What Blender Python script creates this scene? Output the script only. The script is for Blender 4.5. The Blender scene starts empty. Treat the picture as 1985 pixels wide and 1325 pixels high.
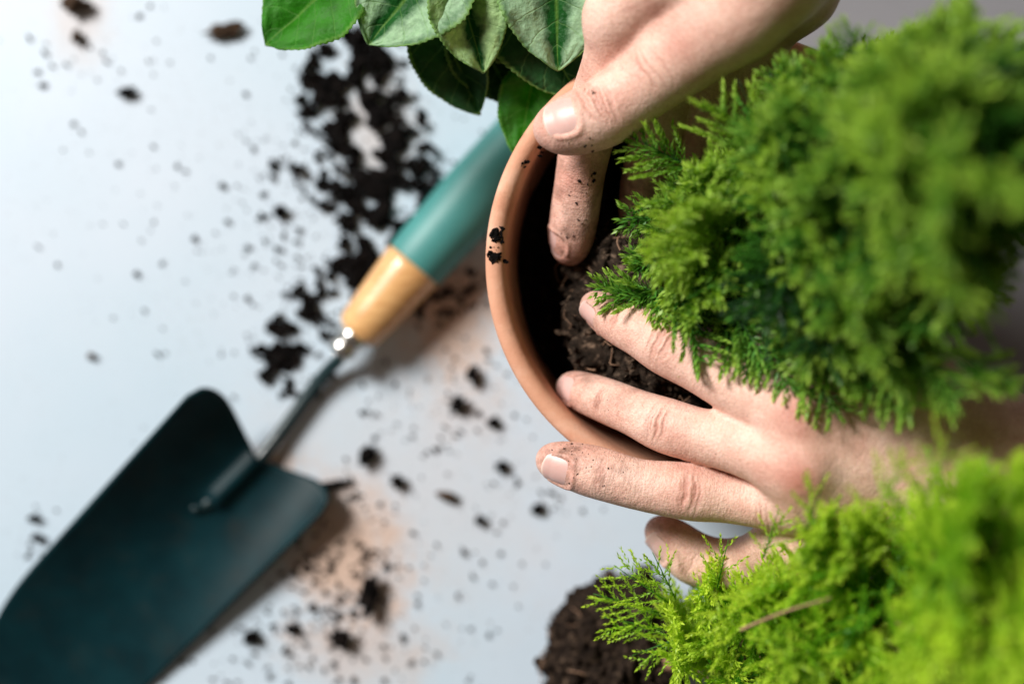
import bpy, math, random
import numpy as np
from mathutils import Vector, noise as mnoise

C = bpy.context.scene.collection
SC = bpy.context.scene
# ------------------------------------------------------------------ camera, world, lamps, exposure
CAM_H = 63.5          # cm above the table
RIM_Z = 11.5          # cm, pot rim
cam_d = bpy.data.cameras.new('camera'); cam = bpy.data.objects.new('camera', cam_d); C.objects.link(cam)
cam.location = (0, 0, CAM_H / 100)
cam_d.lens = 50; cam_d.sensor_width = 36; cam_d.sensor_fit = 'HORIZONTAL'
cam_d.clip_start = .01; cam_d.clip_end = 60
cam_d.dof.use_dof = True
cam_d.dof.focus_distance = (CAM_H - 12.6) / 100
cam_d.dof.aperture_fstop = 2.6
cam_d.dof.aperture_blades = 0
SC.camera = cam
W = bpy.data.worlds.new('World'); SC.world = W; W.use_nodes = True
bg = W.node_tree.nodes['Background']
bg.inputs['Color'].default_value = (1.0, .80, .66, 1); bg.inputs['Strength'].default_value = .118
kd = bpy.data.lights.new('window_light', 'AREA'); key = bpy.data.objects.new('window_light', kd); C.objects.link(key)
LDIR = Vector((-.70, .54, .74)).normalized()
KD = 2.6
key.location = LDIR * KD + Vector((.05, 0, .05))
key.rotation_euler = LDIR.to_track_quat('Z', 'Y').to_euler()
kd.shape = 'RECTANGLE'; kd.size = .62; kd.size_y = .85
kd.energy = 124; kd.color = (1.0, .965, .925)
VS = SC.view_settings
VS.view_transform = 'Standard'; VS.look = 'None'; VS.exposure = 0; VS.gamma = 1
SC.render.engine = 'CYCLES'
SC.cycles.max_bounces = 8; SC.cycles.transparent_max_bounces = 8
SC.cycles.use_denoising = True

random.seed(4); RNG = np.random.default_rng(7)

# ------------------------------------------------------------------ helpers
def P(px, py, z):
    """photo pixel (1985 px wide) at height z (cm) -> world cm"""
    s = .72 * (CAM_H - z) / 1985
    return np.array(((px - 992.5) * s, -(py - 662.5) * s, z))
def S(z): return 1985 / (.72 * (CAM_H - z))
def link(o, parent=None):
    C.objects.link(o)
    if parent: o.parent = parent
    return o
def tag(o, label=None, cat=None, group=None, kind=None):
    if label: o['label'] = label
    if cat: o['category'] = cat
    if group: o['group'] = group
    if kind: o['kind'] = kind
    return o
def empty(name, loc_cm):
    o = bpy.data.objects.new(name, None); C.objects.link(o)
    o.location = tuple(np.asarray(loc_cm) * .01); o.empty_display_size = .01
    return o
def mesh_obj(name, verts, faces, mat, parent=None, smooth=True, attrs=None, world=True):
    """verts in world cm (converted into the parent's space)"""
    v = np.asarray(verts, dtype=np.float64) * .01
    if parent is not None and world:
        p = parent
        while p is not None:
            v = v - np.array(p.location); p = p.parent
    me = bpy.data.meshes.new(name)
    if isinstance(faces, np.ndarray):
        n, k = faces.shape
        me.vertices.add(len(v)); me.vertices.foreach_set('co', v.ravel())
        me.loops.add(n * k); me.loops.foreach_set('vertex_index', faces.ravel().astype(np.int32))
        me.polygons.add(n)
        me.polygons.foreach_set('loop_start', np.arange(0, n * k, k, dtype=np.int32))
        me.polygons.foreach_set('loop_total', np.full(n, k, dtype=np.int32))
        me.update(calc_edges=True)
    else:
        me.from_pydata([tuple(x) for x in v], [], faces)
    me.polygons.foreach_set('use_smooth', np.full(len(me.polygons), smooth))
    for an, av in (attrs or {}).items():
        a = me.attributes.new(an, 'FLOAT', 'POINT'); a.data.foreach_set('value', np.asarray(av, dtype=np.float32))
    me.update()
    o = bpy.data.objects.new(name, me)
    if mat: me.materials.append(mat)
    return link(o, parent)
def grid_faces(nu, nv, wrap_u=False, wrap_v=False):
    f = []
    for i in range(nu if wrap_u else nu - 1):
        for j in range(nv if wrap_v else nv - 1):
            a = i * nv + j; b = ((i + 1) % nu) * nv + j
            c = ((i + 1) % nu) * nv + (j + 1) % nv; d = i * nv + (j + 1) % nv
            f.append((a, b, c, d))
    return f
def lathe(name, prof, center, mat, parent=None, n=128, wob=0):
    th = np.linspace(0, 2 * np.pi, n, endpoint=False)
    vs = []
    for t in th:
        for r, z in prof:
            k = 1 + wob * math.sin(2 * t + z) if wob else 1
            vs.append((center[0] + r * k * math.cos(t), center[1] + r * k * math.sin(t), center[2] + z))
    return mesh_obj(name, vs, grid_faces(n, len(prof), True, False), mat, parent)
def frame(d):
    d = np.asarray(d, float); d = d / np.linalg.norm(d)
    a = np.array((0, 0, 1.)) if abs(d[2]) < .9 else np.array((1., 0, 0))
    u = np.cross(a, d); u /= np.linalg.norm(u)
    return d, u, np.cross(d, u)
def tube_data(pts, rad, n=10, cap=True):
    pts = np.asarray(pts, float); rad = np.broadcast_to(np.asarray(rad, float), (len(pts),))
    vs = []; fs = []
    tang = np.gradient(pts, axis=0)
    _, u, v = frame(tang[0])
    for i, p in enumerate(pts):
        d = tang[i] / (np.linalg.norm(tang[i]) + 1e-9)
        u = u - d * np.dot(u, d); u /= np.linalg.norm(u) + 1e-9; v = np.cross(d, u)
        for k in range(n):
            a = 2 * np.pi * k / n
            vs.append(p + rad[i] * (math.cos(a) * u + math.sin(a) * v))
    for i in range(len(pts) - 1):
        for k in range(n):
            fs.append((i * n + k, i * n + (k + 1) % n, (i + 1) * n + (k + 1) % n, (i + 1) * n + k))
    if cap:
        fs.append(tuple(range(n))[::-1]); fs.append(tuple(range((len(pts) - 1) * n, len(pts) * n)))
    return vs, fs
def spline(pts, n):
    pts = np.asarray(pts, float); k = len(pts)
    t = np.linspace(0, k - 1, n); out = []
    for x in t:
        i = min(int(x), k - 2); f = x - i
        p0, p1, p2, p3 = pts[max(i - 1, 0)], pts[i], pts[i + 1], pts[min(i + 2, k - 1)]
        out.append(.5 * ((2 * p1) + (-p0 + p2) * f + (2 * p0 - 5 * p1 + 4 * p2 - p3) * f ** 2 + (-p0 + 3 * p1 - 3 * p2 + p3) * f ** 3))
    return np.array(out)

# ------------------------------------------------------------------ materials
def new_mat(name):
    m = bpy.data.materials.new(name); m.use_nodes = True
    nt = m.node_tree; b = nt.nodes['Principled BSDF']
    return m, nt, b
def nd(nt, typ, **kw):
    n = nt.nodes.new(typ)
    for k, v in kw.items():
        if k in n.inputs.keys() if hasattr(n.inputs, 'keys') else False: n.inputs[k].default_value = v
        else: setattr(n, k, v)
    return n
def ramp(nt, fac, stops):
    r = nt.nodes.new('ShaderNodeValToRGB'); e = r.color_ramp.elements
    while len(e) < len(stops): e.new(.5)
    for i, (p, c) in enumerate(stops):
        e[i].position = p; e[i].color = (*c, 1) if len(c) == 3 else c
    nt.links.new(fac, r.inputs[0]); return r.outputs[0]
def noise_tex(nt, scale, detail=4, rough=.55, vec=None):
    n = nt.nodes.new('ShaderNodeTexNoise'); n.inputs['Scale'].default_value = scale
    n.inputs['Detail'].default_value = detail; n.inputs['Roughness'].default_value = rough
    if vec is None:
        g = nt.nodes.new('ShaderNodeNewGeometry'); vec = g.outputs['Position']
    nt.links.new(vec, n.inputs['Vector']); return n.outputs['Fac']
def mix(nt, fac, a, b, blend='MIX'):
    m = nt.nodes.new('ShaderNodeMix'); m.data_type = 'RGBA'; m.blend_type = blend
    for sock, val in ((m.inputs[0], fac), (m.inputs[6], a), (m.inputs[7], b)):
        if hasattr(val, 'links'): nt.links.new(val, sock)
        elif isinstance(val, (int, float)): sock.default_value = val
        else: sock.default_value = (*val, 1)
    return m.outputs[2]
def bump(nt, b, height, strength=.3, dist=.001, chain=None):
    n = nt.nodes.new('ShaderNodeBump'); n.inputs['Strength'].default_value = strength
    n.inputs['Distance'].default_value = dist
    nt.links.new(height, n.inputs['Height'])
    if chain: nt.links.new(chain, n.inputs['Normal'])
    nt.links.new(n.outputs[0], b.inputs['Normal']); return n.outputs[0]
def math_n(nt, op, a, b=None, clamp=False):
    m = nt.nodes.new('ShaderNodeMath'); m.operation = op; m.use_clamp = clamp
    for i, v in enumerate((a, b)):
        if v is None: continue
        if hasattr(v, 'links'): nt.links.new(v, m.inputs[i])
        else: m.inputs[i].default_value = v
    return m.outputs[0]
def attr(nt, name):
    a = nt.nodes.new('ShaderNodeAttribute'); a.attribute_name = name; return a.outputs['Fac']

def mat_simple(name, col, rough=.5, metal=0, nscale=None, ncol=None, bscale=None, bstr=.2, bdist=.0005, coat=0):
    m, nt, b = new_mat(name)
    b.inputs['Base Color'].default_value = (*col, 1); b.inputs['Roughness'].default_value = rough
    b.inputs['Metallic'].default_value = metal; b.inputs['Coat Weight'].default_value = coat
    if nscale:
        f = noise_tex(nt, nscale, 5)
        nt.links.new(ramp(nt, f, [(.3, col), (.7, ncol)]), b.inputs['Base Color'])
    if bscale: bump(nt, b, noise_tex(nt, bscale, 5), bstr, bdist)
    return m

# table: painted white board, brown patches mix soil dust with painted-in warm trowel and pot shade
def mat_table():
    m, nt, b = new_mat('white_table_paint')
    g = nt.nodes.new('ShaderNodeNewGeometry'); pos = g.outputs['Position']
    base = ramp(nt, noise_tex(nt, 5, 4, .55, pos), [(.3, (.44, .565, .655)), (.7, (.53, .605, .69))])
    col = base
    n1 = noise_tex(nt, 55, 6, .62, pos); n3 = noise_tex(nt, 330, 4, .7, pos)
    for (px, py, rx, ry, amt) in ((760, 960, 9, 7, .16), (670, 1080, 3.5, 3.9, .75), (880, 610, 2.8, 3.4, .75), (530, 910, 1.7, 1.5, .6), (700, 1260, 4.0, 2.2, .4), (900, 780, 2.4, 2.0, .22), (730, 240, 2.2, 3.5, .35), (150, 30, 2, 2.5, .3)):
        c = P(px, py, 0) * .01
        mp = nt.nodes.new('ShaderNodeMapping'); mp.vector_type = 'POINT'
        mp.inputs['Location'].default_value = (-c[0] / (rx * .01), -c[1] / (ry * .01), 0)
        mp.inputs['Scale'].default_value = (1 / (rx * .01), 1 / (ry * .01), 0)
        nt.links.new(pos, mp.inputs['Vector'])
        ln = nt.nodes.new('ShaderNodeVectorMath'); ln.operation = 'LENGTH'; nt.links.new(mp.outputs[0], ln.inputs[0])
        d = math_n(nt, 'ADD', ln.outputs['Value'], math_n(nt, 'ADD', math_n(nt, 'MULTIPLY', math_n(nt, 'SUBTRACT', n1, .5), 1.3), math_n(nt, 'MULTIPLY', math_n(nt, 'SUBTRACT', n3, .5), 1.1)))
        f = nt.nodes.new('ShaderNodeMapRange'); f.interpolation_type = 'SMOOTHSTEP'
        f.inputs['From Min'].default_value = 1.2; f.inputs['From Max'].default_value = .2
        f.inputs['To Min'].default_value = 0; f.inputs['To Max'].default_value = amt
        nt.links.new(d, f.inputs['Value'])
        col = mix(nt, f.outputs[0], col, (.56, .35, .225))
    du = math_n(nt, 'MULTIPLY', ramp(nt, noise_tex(nt, 620, 3, .6, pos), [(.60, (0, 0, 0)), (.70, (1, 1, 1))]), ramp(nt, noise_tex(nt, 16, 5, .6, pos), [(.42, (0, 0, 0)), (.65, (1, 1, 1))]))
    col = mix(nt, math_n(nt, 'MULTIPLY', du, .6), col, (.16, .11, .08))
    nt.links.new(col, b.inputs['Base Color'])
    b.inputs['Roughness'].default_value = .42
    bump(nt, b, noise_tex(nt, 220, 3, .5, pos), .04, .0005)
    return m
def mat_terracotta():
    m, nt, b = new_mat('terracotta')
    c1 = ramp(nt, noise_tex(nt, 60, 6, .6), [(.3, (.52, .235, .14)), (.7, (.64, .345, .225))])
    dust = ramp(nt, noise_tex(nt, 28, 5, .65), [(.55, (0, 0, 0)), (.75, (1, 1, 1))])
    col = mix(nt, math_n(nt, 'MULTIPLY', dust, .65), c1, (.72, .50, .38))
    sm = ramp(nt, noise_tex(nt, 75, 6, .72), [(.58, (0, 0, 0)), (.74, (1, 1, 1))])
    col = mix(nt, math_n(nt, 'MULTIPLY', sm, .35), col, (.20, .085, .05))
    nt.links.new(col, b.inputs['Base Color']); b.inputs['Roughness'].default_value = .72
    b.inputs['Specular IOR Level'].default_value = .3
    k = bump(nt, b, noise_tex(nt, 900, 3, .6), .25, .0004)
    bump(nt, b, noise_tex(nt, 150, 4, .6), .15, .001, k)
    return m
def mat_soil(name='potting_soil', a=(.003, .003, .003), c=(.006, .005, .005), hi=(.045, .031, .024), hi_at=.80):
    m, nt, b = new_mat(name)
    n = noise_tex(nt, 260, 6, .7)
    nt.links.new(ramp(nt, n, [(.32, a), (.55, c), (hi_at, hi)]), b.inputs['Base Color'])
    b.inputs['Roughness'].default_value = .95; b.inputs['Specular IOR Level'].default_value = .06
    k = bump(nt, b, noise_tex(nt, 700, 5, .7), .8, .0012)
    return m
def mat_skin():
    m, nt, b = new_mat('skin')
    g = nt.nodes.new('ShaderNodeNewGeometry'); pos = g.outputs['Position']
    n = noise_tex(nt, 58, 6, .66, pos)
    base = ramp(nt, n, [(.25, (.575, .29, .225)), (.52, (.775, .495, .40)), (.8, (.84, .605, .515))])
    col = mix(nt, math_n(nt, 'MULTIPLY', attr(nt, 'red'), .85, True), base, (.50, .17, .13))
    fine = ramp(nt, noise_tex(nt, 1100, 4, .65, pos), [(.36, (.74, .66, .62)), (.56, (1, 1, 1))])
    col = mix(nt, .55, col, mix(nt, 1.0, col, fine, 'MULTIPLY'))
    # fine lines running across the fingers
    cx = nt.nodes.new('ShaderNodeCombineXYZ'); sx = nt.nodes.new('ShaderNodeSeparateXYZ')
    nt.links.new(pos, sx.inputs[0])
    nt.links.new(math_n(nt, 'MULTIPLY', attr(nt, 'along'), 11.0), cx.inputs[0])
    nt.links.new(math_n(nt, 'MULTIPLY', sx.outputs[0], 230.0), cx.inputs[1])
    nt.links.new(math_n(nt, 'MULTIPLY', math_n(nt, 'ADD', sx.outputs[1], sx.outputs[2]), 230.0), cx.inputs[2])
    lines = noise_tex(nt, 1.0, 3, .6, cx.outputs[0])
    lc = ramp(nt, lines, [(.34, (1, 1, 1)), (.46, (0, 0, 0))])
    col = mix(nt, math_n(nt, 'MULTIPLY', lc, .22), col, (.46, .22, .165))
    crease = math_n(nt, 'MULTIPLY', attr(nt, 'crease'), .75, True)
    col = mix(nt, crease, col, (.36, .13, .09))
    gn = ramp(nt, noise_tex(nt, 160, 6, .7, pos), [(.42, (0, 0, 0)), (.66, (1, 1, 1))])
    col = mix(nt, math_n(nt, 'MULTIPLY', math_n(nt, 'MULTIPLY', attr(nt, 'grime'), gn), 1.0, True), col, (.16, .085, .06))
    nt.links.new(col, b.inputs['Base Color'])
    b.inputs['Roughness'].default_value = .5
    b.inputs['Specular IOR Level'].default_value = .35
    b.inputs['Subsurface Weight'].default_value = .14
    b.inputs['Subsurface Radius'].default_value = (1.0, .36, .2)
    b.inputs['Subsurface Scale'].default_value = .003
    v = nt.nodes.new('ShaderNodeTexVoronoi'); v.feature = 'DISTANCE_TO_EDGE'; v.inputs['Scale'].default_value = 900
    nt.links.new(pos, v.inputs['Vector'])
    vd = math_n(nt, 'MINIMUM', v.outputs['Distance'], .25)
    k = bump(nt, b, vd, .55, .0006)
    k = bump(nt, b, lines, .36, .0008, k)
    bump(nt, b, noise_tex(nt, 420, 4, .6, pos), .35, .0007, k)
    return m
def mat_nail():
    m, nt, b = new_mat('nail')
    f = attr(nt, 'tip')
    n = noise_tex(nt, 130, 3)
    base = ramp(nt, n, [(.3, (.62, .37, .33)), (.7, (.68, .43, .385))])
    nt.links.new(mix(nt, f, base, (.78, .62, .53)), b.inputs['Base Color'])
    b.inputs['Roughness'].default_value = .42; b.inputs['Subsurface Weight'].default_value = .2
    b.inputs['Subsurface Radius'].default_value = (1, .4, .3); b.inputs['Subsurface Scale'].default_value = .002
    b.inputs['Coat Weight'].default_value = .1; b.inputs['Coat Roughness'].default_value = .4
    return m
def mat_foliage(name, dark, mid, tip, trans=.35):
    m, nt, b = new_mat(name)
    a = attr(nt, 'tone')
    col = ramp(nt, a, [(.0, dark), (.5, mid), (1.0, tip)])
    n = noise_tex(nt, 40, 3)
    col = mix(nt, 1.0, col, ramp(nt, n, [(.3, (.72, .78, .75)), (.7, (1.1, 1.05, 1.0))]), 'MULTIPLY')
    nt.links.new(col, b.inputs['Base Color']); b.inputs['Roughness'].default_value = .42
    b.inputs['Specular IOR Level'].default_value = .35
    t = nt.nodes.new('ShaderNodeBsdfTranslucent')
    nt.links.new(mix(nt, 1.0, col, (1.25, 1.3, .55), 'MULTIPLY'), t.inputs['Color'])
    ms = nt.nodes.new('ShaderNodeMixShader'); ms.inputs[0].default_value = trans
    nt.links.new(b.outputs[0], ms.inputs[1]); nt.links.new(t.outputs[0], ms.inputs[2])
    nt.links.new(ms.outputs[0], nt.nodes['Material Output'].inputs['Surface'])
    return m
def mat_leaf(name, silver, scol=(.38, .55, .37), dark=(.007, .060, .009), trans=.25):
    """cyclamen leaf: attr lu along midrib 0..1, lv -1..1 across, le 0 at edge..1 inside"""
    m, nt, b = new_mat(name)
    lv = math_n(nt, 'ABSOLUTE', attr(nt, 'lv')); le = attr(nt, 'le')
    n = noise_tex(nt, 140, 5, .6)
    n2 = noise_tex(nt, 420, 3, .6)
    # silver zone : a ring between the dark heart and the green margin
    ring = math_n(nt, 'ADD', lv, math_n(nt, 'MULTIPLY', math_n(nt, 'SUBTRACT', n, .5), .55))
    zone = ramp(nt, ring, [(.16, (0, 0, 0)), (.38, (1, 1, 1)), (.78, (1, 1, 1)), (.97, (.2, .2, .2))])
    zone = math_n(nt, 'MULTIPLY', zone, math_n(nt, 'ADD', math_n(nt, 'MULTIPLY', n2, .8), .35), True)
    base = ramp(nt, n, [(.3, dark), (.7, tuple(x * 1.7 for x in dark))])
    col = mix(nt, math_n(nt, 'MULTIPLY', zone, silver), base, scol)
    vu = math_n(nt, 'SUBTRACT', attr(nt, 'lu'), math_n(nt, 'MULTIPLY', lv, .22))
    vs_ = math_n(nt, 'ABSOLUTE', math_n(nt, 'SINE', math_n(nt, 'MULTIPLY', math_n(nt, 'ADD', vu, math_n(nt, 'MULTIPLY', n, .05)), 19.0)))
    vein = ramp(nt, vs_, [(.0, (1, 1, 1)), (.16, (0, 0, 0))])
    col = mix(nt, math_n(nt, 'MULTIPLY', vein, .30), col, (.20, .36, .12))
    edge = ramp(nt, le, [(.0, (1, 1, 1)), (.10, (0, 0, 0))])
    col = mix(nt, math_n(nt, 'MULTIPLY', edge, .7), col, (.22, .38, .10))
    rib = ramp(nt, lv, [(.0, (1, 1, 1)), (.05, (0, 0, 0))])
    col = mix(nt, math_n(nt, 'MULTIPLY', rib, .55), col, (.16, .30, .05))
    nt.links.new(col, b.inputs['Base Color']); b.inputs['Roughness'].default_value = .5; b.inputs['Specular IOR Level'].default_value = .12
    bump(nt, b, noise_tex(nt, 90, 4, .6), .5, .004, bump(nt, b, math_n(nt, 'SUBTRACT', n2, math_n(nt, 'MULTIPLY', vein, .5)), .4, .0010))
    t = nt.nodes.new('ShaderNodeBsdfTranslucent')
    nt.links.new(mix(nt, 1.0, col, (2.6, 2.6, .5), 'MULTIPLY'), t.inputs['Color'])
    ms = nt.nodes.new('ShaderNodeMixShader'); ms.inputs[0].default_value = trans
    nt.links.new(b.outputs[0], ms.inputs[1]); nt.links.new(t.outputs[0], ms.inputs[2])
    nt.links.new(ms.outputs[0], nt.nodes['Material Output'].inputs['Surface'])
    return m
def mat_wood():
    m, nt, b = new_mat('varnished_wood')
    tc = nt.nodes.new('ShaderNodeTexCoord'); mp = nt.nodes.new('ShaderNodeMapping')
    mp.inputs['Rotation'].default_value = (0, 0, math.radians(-46)); mp.inputs['Scale'].default_value = (60, 500, 500)
    nt.links.new(tc.outputs['Object'], mp.inputs['Vector'])
    n = nt.nodes.new('ShaderNodeTexNoise'); n.inputs['Scale'].default_value = 1; n.inputs['Detail'].default_value = 5
    nt.links.new(mp.outputs[0], n.inputs['Vector'])
    nt.links.new(ramp(nt, n.outputs['Fac'], [(.3, (.56, .28, .10)), (.7, (.74, .46, .20))]), b.inputs['Base Color'])
    b.inputs['Roughness'].default_value = .35; b.inputs['Coat Weight'].default_value = .4
    return m
def low_spec(m, v):
    m.node_tree.nodes['Principled BSDF'].inputs['Specular IOR Level'].default_value = v; return m
M = dict(
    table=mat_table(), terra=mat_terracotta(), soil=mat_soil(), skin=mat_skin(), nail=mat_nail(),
    soil2=mat_soil('dry_soil', (.005, .004, .0035), (.028, .019, .014), (.20, .135, .09), .74),
    soil3=mat_soil('rooted_soil', (.006, .005, .004), (.036, .025, .018), (.24, .165, .115), .68),
    brownsoil=mat_soil('brown_soil', (.03, .02, .014), (.07, .045, .03), (.16, .10, .07)),
    root=mat_simple('root_fibre', (.17, .09, .05), .8, 0, 300, (.30, .18, .11)),
    bark=mat_simple('twig_bark', (.20, .10, .055), .7, 0, 250, (.34, .20, .12), 500, .4),
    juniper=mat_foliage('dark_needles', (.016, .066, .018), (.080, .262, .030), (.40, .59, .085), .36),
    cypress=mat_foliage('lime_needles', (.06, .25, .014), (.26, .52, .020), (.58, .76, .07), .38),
    leafv=mat_leaf('silver_marbled_leaf', .95), leafc=mat_leaf('pale_marbled_leaf', 1.0, (.40, .56, .27), (.006, .055, .010)), leafg=mat_leaf('green_leaf', .18, (.2, .36, .15), (.022, .13, .006), .45),
    leafd=mat_leaf('dark_leaf', .10, (.2, .36, .2), (.005, .036, .006), .22),
    stalk=mat_simple('leaf_stalk', (.16, .10, .05), .5, 0, 120, (.20, .22, .06)),
    wood=mat_wood(), grip=mat_simple('teal_paint', (.042, .205, .195), .5, 0, 35, (.056, .25, .235), 300, .08),
    blade=low_spec(mat_simple('dark_green_enamel', (.002, .016, .021), .42, 0, 60, (.003, .027, .034), 500, .10, .0004), .13),
    shank=mat_simple('glossy_green_enamel', (.004, .022, .026), .3, coat=.25),
    chrome=mat_simple('polished_steel', (.62, .61, .58), .24, 1),
)

# ------------------------------------------------------------------ setting: the table
def slab(name, x0, x1, y0, y1, z0, z1, mat):
    v = [(x, y, z) for x in (x0, x1) for y in (y0, y1) for z in (z0, z1)]
    f = [(0, 1, 3, 2), (4, 6, 7, 5), (0, 4, 5, 1), (2, 3, 7, 6), (0, 2, 6, 4), (1, 5, 7, 3)]
    return mesh_obj(name, v, f, mat, smooth=False)
nt = M['blade'].node_tree; b = nt.nodes['Principled BSDF']
src = b.inputs['Base Color'].links[0].from_socket
d1 = ramp(nt, noise_tex(nt, 70, 7, .72), [(.50, (0, 0, 0)), (.72, (1, 1, 1))]); d2 = ramp(nt, noise_tex(nt, 900, 3, .6), [(.60, (0, 0, 0)), (.68, (1, 1, 1))])
nt.links.new(mix(nt, math_n(nt, 'MULTIPLY', math_n(nt, 'ADD', d1, d2, True), .30), src, (.030, .026, .020)), b.inputs['Base Color'])
M['grey'] = mat_simple('grey_laminate', (.20, .20, .215), .45, 0, 12, (.23, .23, .245), 260, .05)
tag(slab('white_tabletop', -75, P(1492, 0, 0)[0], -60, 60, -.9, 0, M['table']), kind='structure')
tag(slab('grey_tabletop', -80, 75, -65, 65, -4, -.904, M['grey']), kind='structure')

# ------------------------------------------------------------------ soil crumbs
_ico = {}
def ico(sub):
    if sub not in _ico:
        import bmesh
        bm = bmesh.new(); bmesh.ops.create_icosphere(bm, subdivisions=sub, radius=1)
        bm.verts.ensure_lookup_table()
        _ico[sub] = (np.array([v.co[:] for v in bm.verts]), np.array([[v.index for v in f.verts] for f in bm.faces]))
        bm.free()
    return _ico[sub]
def crumbs_data(centers, sizes, sub=1, flat=.75, rough=.34):
    """irregular soil crumbs, all in one vertex / face array"""
    v0, f0 = ico(sub); n = len(centers); V = []; F = []
    for i in range(n):
        A = RNG.normal(size=(3, 3)); Q, _ = np.linalg.qr(A)
        sc = sizes[i] * np.array((1.1, RNG.uniform(.4, 1), RNG.uniform(.4, .9)))
        r = 1 + rough * RNG.normal(size=len(v0)).clip(-1.6, 1.6)
        v = ((v0 * r[:, None]) * sc) @ Q.T
        v[:, 2] *= flat
        V.append(v + centers[i]); F.append(f0 + i * len(v0))
    return np.concatenate(V), np.concatenate(F)
def clod_mesh(size, sub=3, amp=.38, seed=0):
    v0, f0 = ico(sub); out = []
    off = Vector((seed * 7.3, seed * 3.1, seed))
    for v in v0:
        w = Vector(v)
        k = 1 + amp * mnoise.fractal(w * 1.6 + off, 1, 2, 4) + .14 * mnoise.noise(w * 6 + off)
        out.append(v * max(k, .25))
    return np.array(out) * np.asarray(size), f0

# individual clods on the table: px, py, (sx, sy, sz cm half sizes), rotation deg, material, label
CL = [
    (437, 63, (.66, .26, .22), 8, 'brownsoil', 'long brown soil clod left of the leafy plant tips at the top'),
    (150, 12, (.50, .34, .28), 20, 'brownsoil', 'brown soil clump cut by the top edge near the top left corner'),
    (152, 74, (.17, .28, .16), 0, 'brownsoil', 'small upright brown crumb just under the clump at top left'),
    (247, 181, (.36, .17, .18), 10, 'soil', 'dark soil crumb alone on the white table in the upper left'),
    (545, 411, (.27, .24, .2), 30, 'soil', 'dark soil crumb left of the middle of the long spill'),
    (178, 690, (.17, .13, .13), 0, 'brownsoil', 'tiny brown crumb alone above the left wing of the trowel blade'),
    (68, 1003, (.26, .13, .12), -5, 'soil', 'upper of two dark crumbs beside the left edge of the trowel blade'),
    (76, 1040, (.24, .16, .14), 5, 'soil', 'lower of two dark crumbs beside the left edge of the trowel blade'),
    (917, 727, (.24, .36, .25), 20, 'soil', 'dark oval clod nearest the pot left of its lower rim'),
    (888, 783, (.24, .34, .22), -25, 'soil', 'dark clod with brown side below the oval clod by the pot'),
    (957, 819, (.26, .20, .18), 10, 'soil', 'small dark clod left of the pot and above the index fingertip'),
    (712, 882, (.30, .42, .25), -35, 'soil', 'forked dark clod midway between trowel shank and pot'),
    (772, 932, (.28, .24, .2), 15, 'soil', 'dark clod right of the trowel blade shoulder'),
    (868, 961, (.38, .18, .16), -15, 'brownsoil', 'flat brown clod lying below the middle of the table'),
    (972, 902, (.24, .20, .18), 0, 'soil', 'dark clod just left of the index fingertip on the rim'),
    (1042, 985, (.26, .18, .17), 30, 'soil', 'dark clod directly below the index fingertip of the right hand'),
    (931, 1006, (.19, .17, .15), 0, 'soil', 'small round dark crumb left below the index finger'),
    (490, 1230, (.32, .26, .2), 25, 'soil', 'dark clod right of the lower trowel blade edge'),
    (566, 1217, (.22, .18, .16), 0, 'soil', 'small dark clod between two larger clods low on the table'),
    (662, 1234, (.40, .36, .26), 20, 'soil', 'largest round dark clod near the bottom edge of the table'),
    (718, 1150, (.36, .78, .3), -8, 'soil', 'tall forked dark clod in the brown patch right of the blade'),
    (645, 938, (.62, .15, .15), 12, 'soil', 'thin dark sliver of soil touching the right shoulder of the blade'),
]
for i, (px, py, sz, rot, mt, lab) in enumerate(CL):
    v, f = clod_mesh(sz, 4, .85, i + 1)
    c, s = math.cos(math.radians(rot)), math.sin(math.radians(rot))
    v = v @ np.array(((c, s, 0), (-s, c, 0), (0, 0, 1.)))
    v[:, 2] -= v[:, 2].min(); 
    o = mesh_obj('soil_clod', v, f, M[mt])
    o.location = tuple(P(px, py, 0) * .01)
    tag(o, lab, 'soil clod', 'loose soil clods on the table')

# spilled soil : trail behind the trowel
def scatter_line(pts, widths, n, smin, smax, power=2.2):
    pts = np.asarray(pts, float); cs = []; ss = []
    t = RNG.uniform(0, len(pts) - 1, n)
    for x in t:
        i = min(int(x), len(pts) - 2); f = x - i
        p = pts[i] * (1 - f) + pts[i + 1] * f; w = widths[i] * (1 - f) + widths[i + 1] * f
        g = RNG.normal(size=2) * w * .5
        s = smin + (smax - smin) * RNG.uniform() ** power
        if mnoise.noise(Vector(((p[0] + g[0]) / 28, (p[1] + g[1]) / 28, 3.3))) < -.02: continue
        cs.append(P(p[0] + g[0], p[1] + g[1], 0) + (0, 0, s * RNG.uniform(.3, .9))); ss.append(s)
    return cs, ss
c1, s1 = scatter_line([(728, 95), (672, 150), (650, 195), (715, 255), (735, 320), (750, 390), (728, 455), (690, 520)],
                      [34, 82, 72, 74, 104, 112, 84, 56], 6500, .03, .34, 3.2)
c6, s6 = scatter_line([(728, 95), (672, 150), (650, 195), (715, 255), (735, 320), (750, 390), (728, 455), (690, 520)], [20, 52, 44, 44, 66, 72, 52, 30], 260, .12, .42)
c2, s2 = scatter_line([(612, 580), (565, 630), (552, 690), (590, 735)], [44, 52, 56, 44], 900, .05, .28)
c3, s3 = scatter_line([(500, 335), (570, 318), (630, 345)], [14, 14, 14], 80, .05, .18)
c4, s4 = scatter_line([(800, 300), (845, 320)], [26, 22], 70, .05, .24)
c5, s5 = scatter_line([(930, 520), (850, 600), (820, 610)], [50, 34, 20], 330, .05, .22)
v, f = crumbs_data(c1 + c2 + c3 + c4 + c5, s1 + s2 + s3 + s4 + s5, 1, .8, .42)
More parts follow.
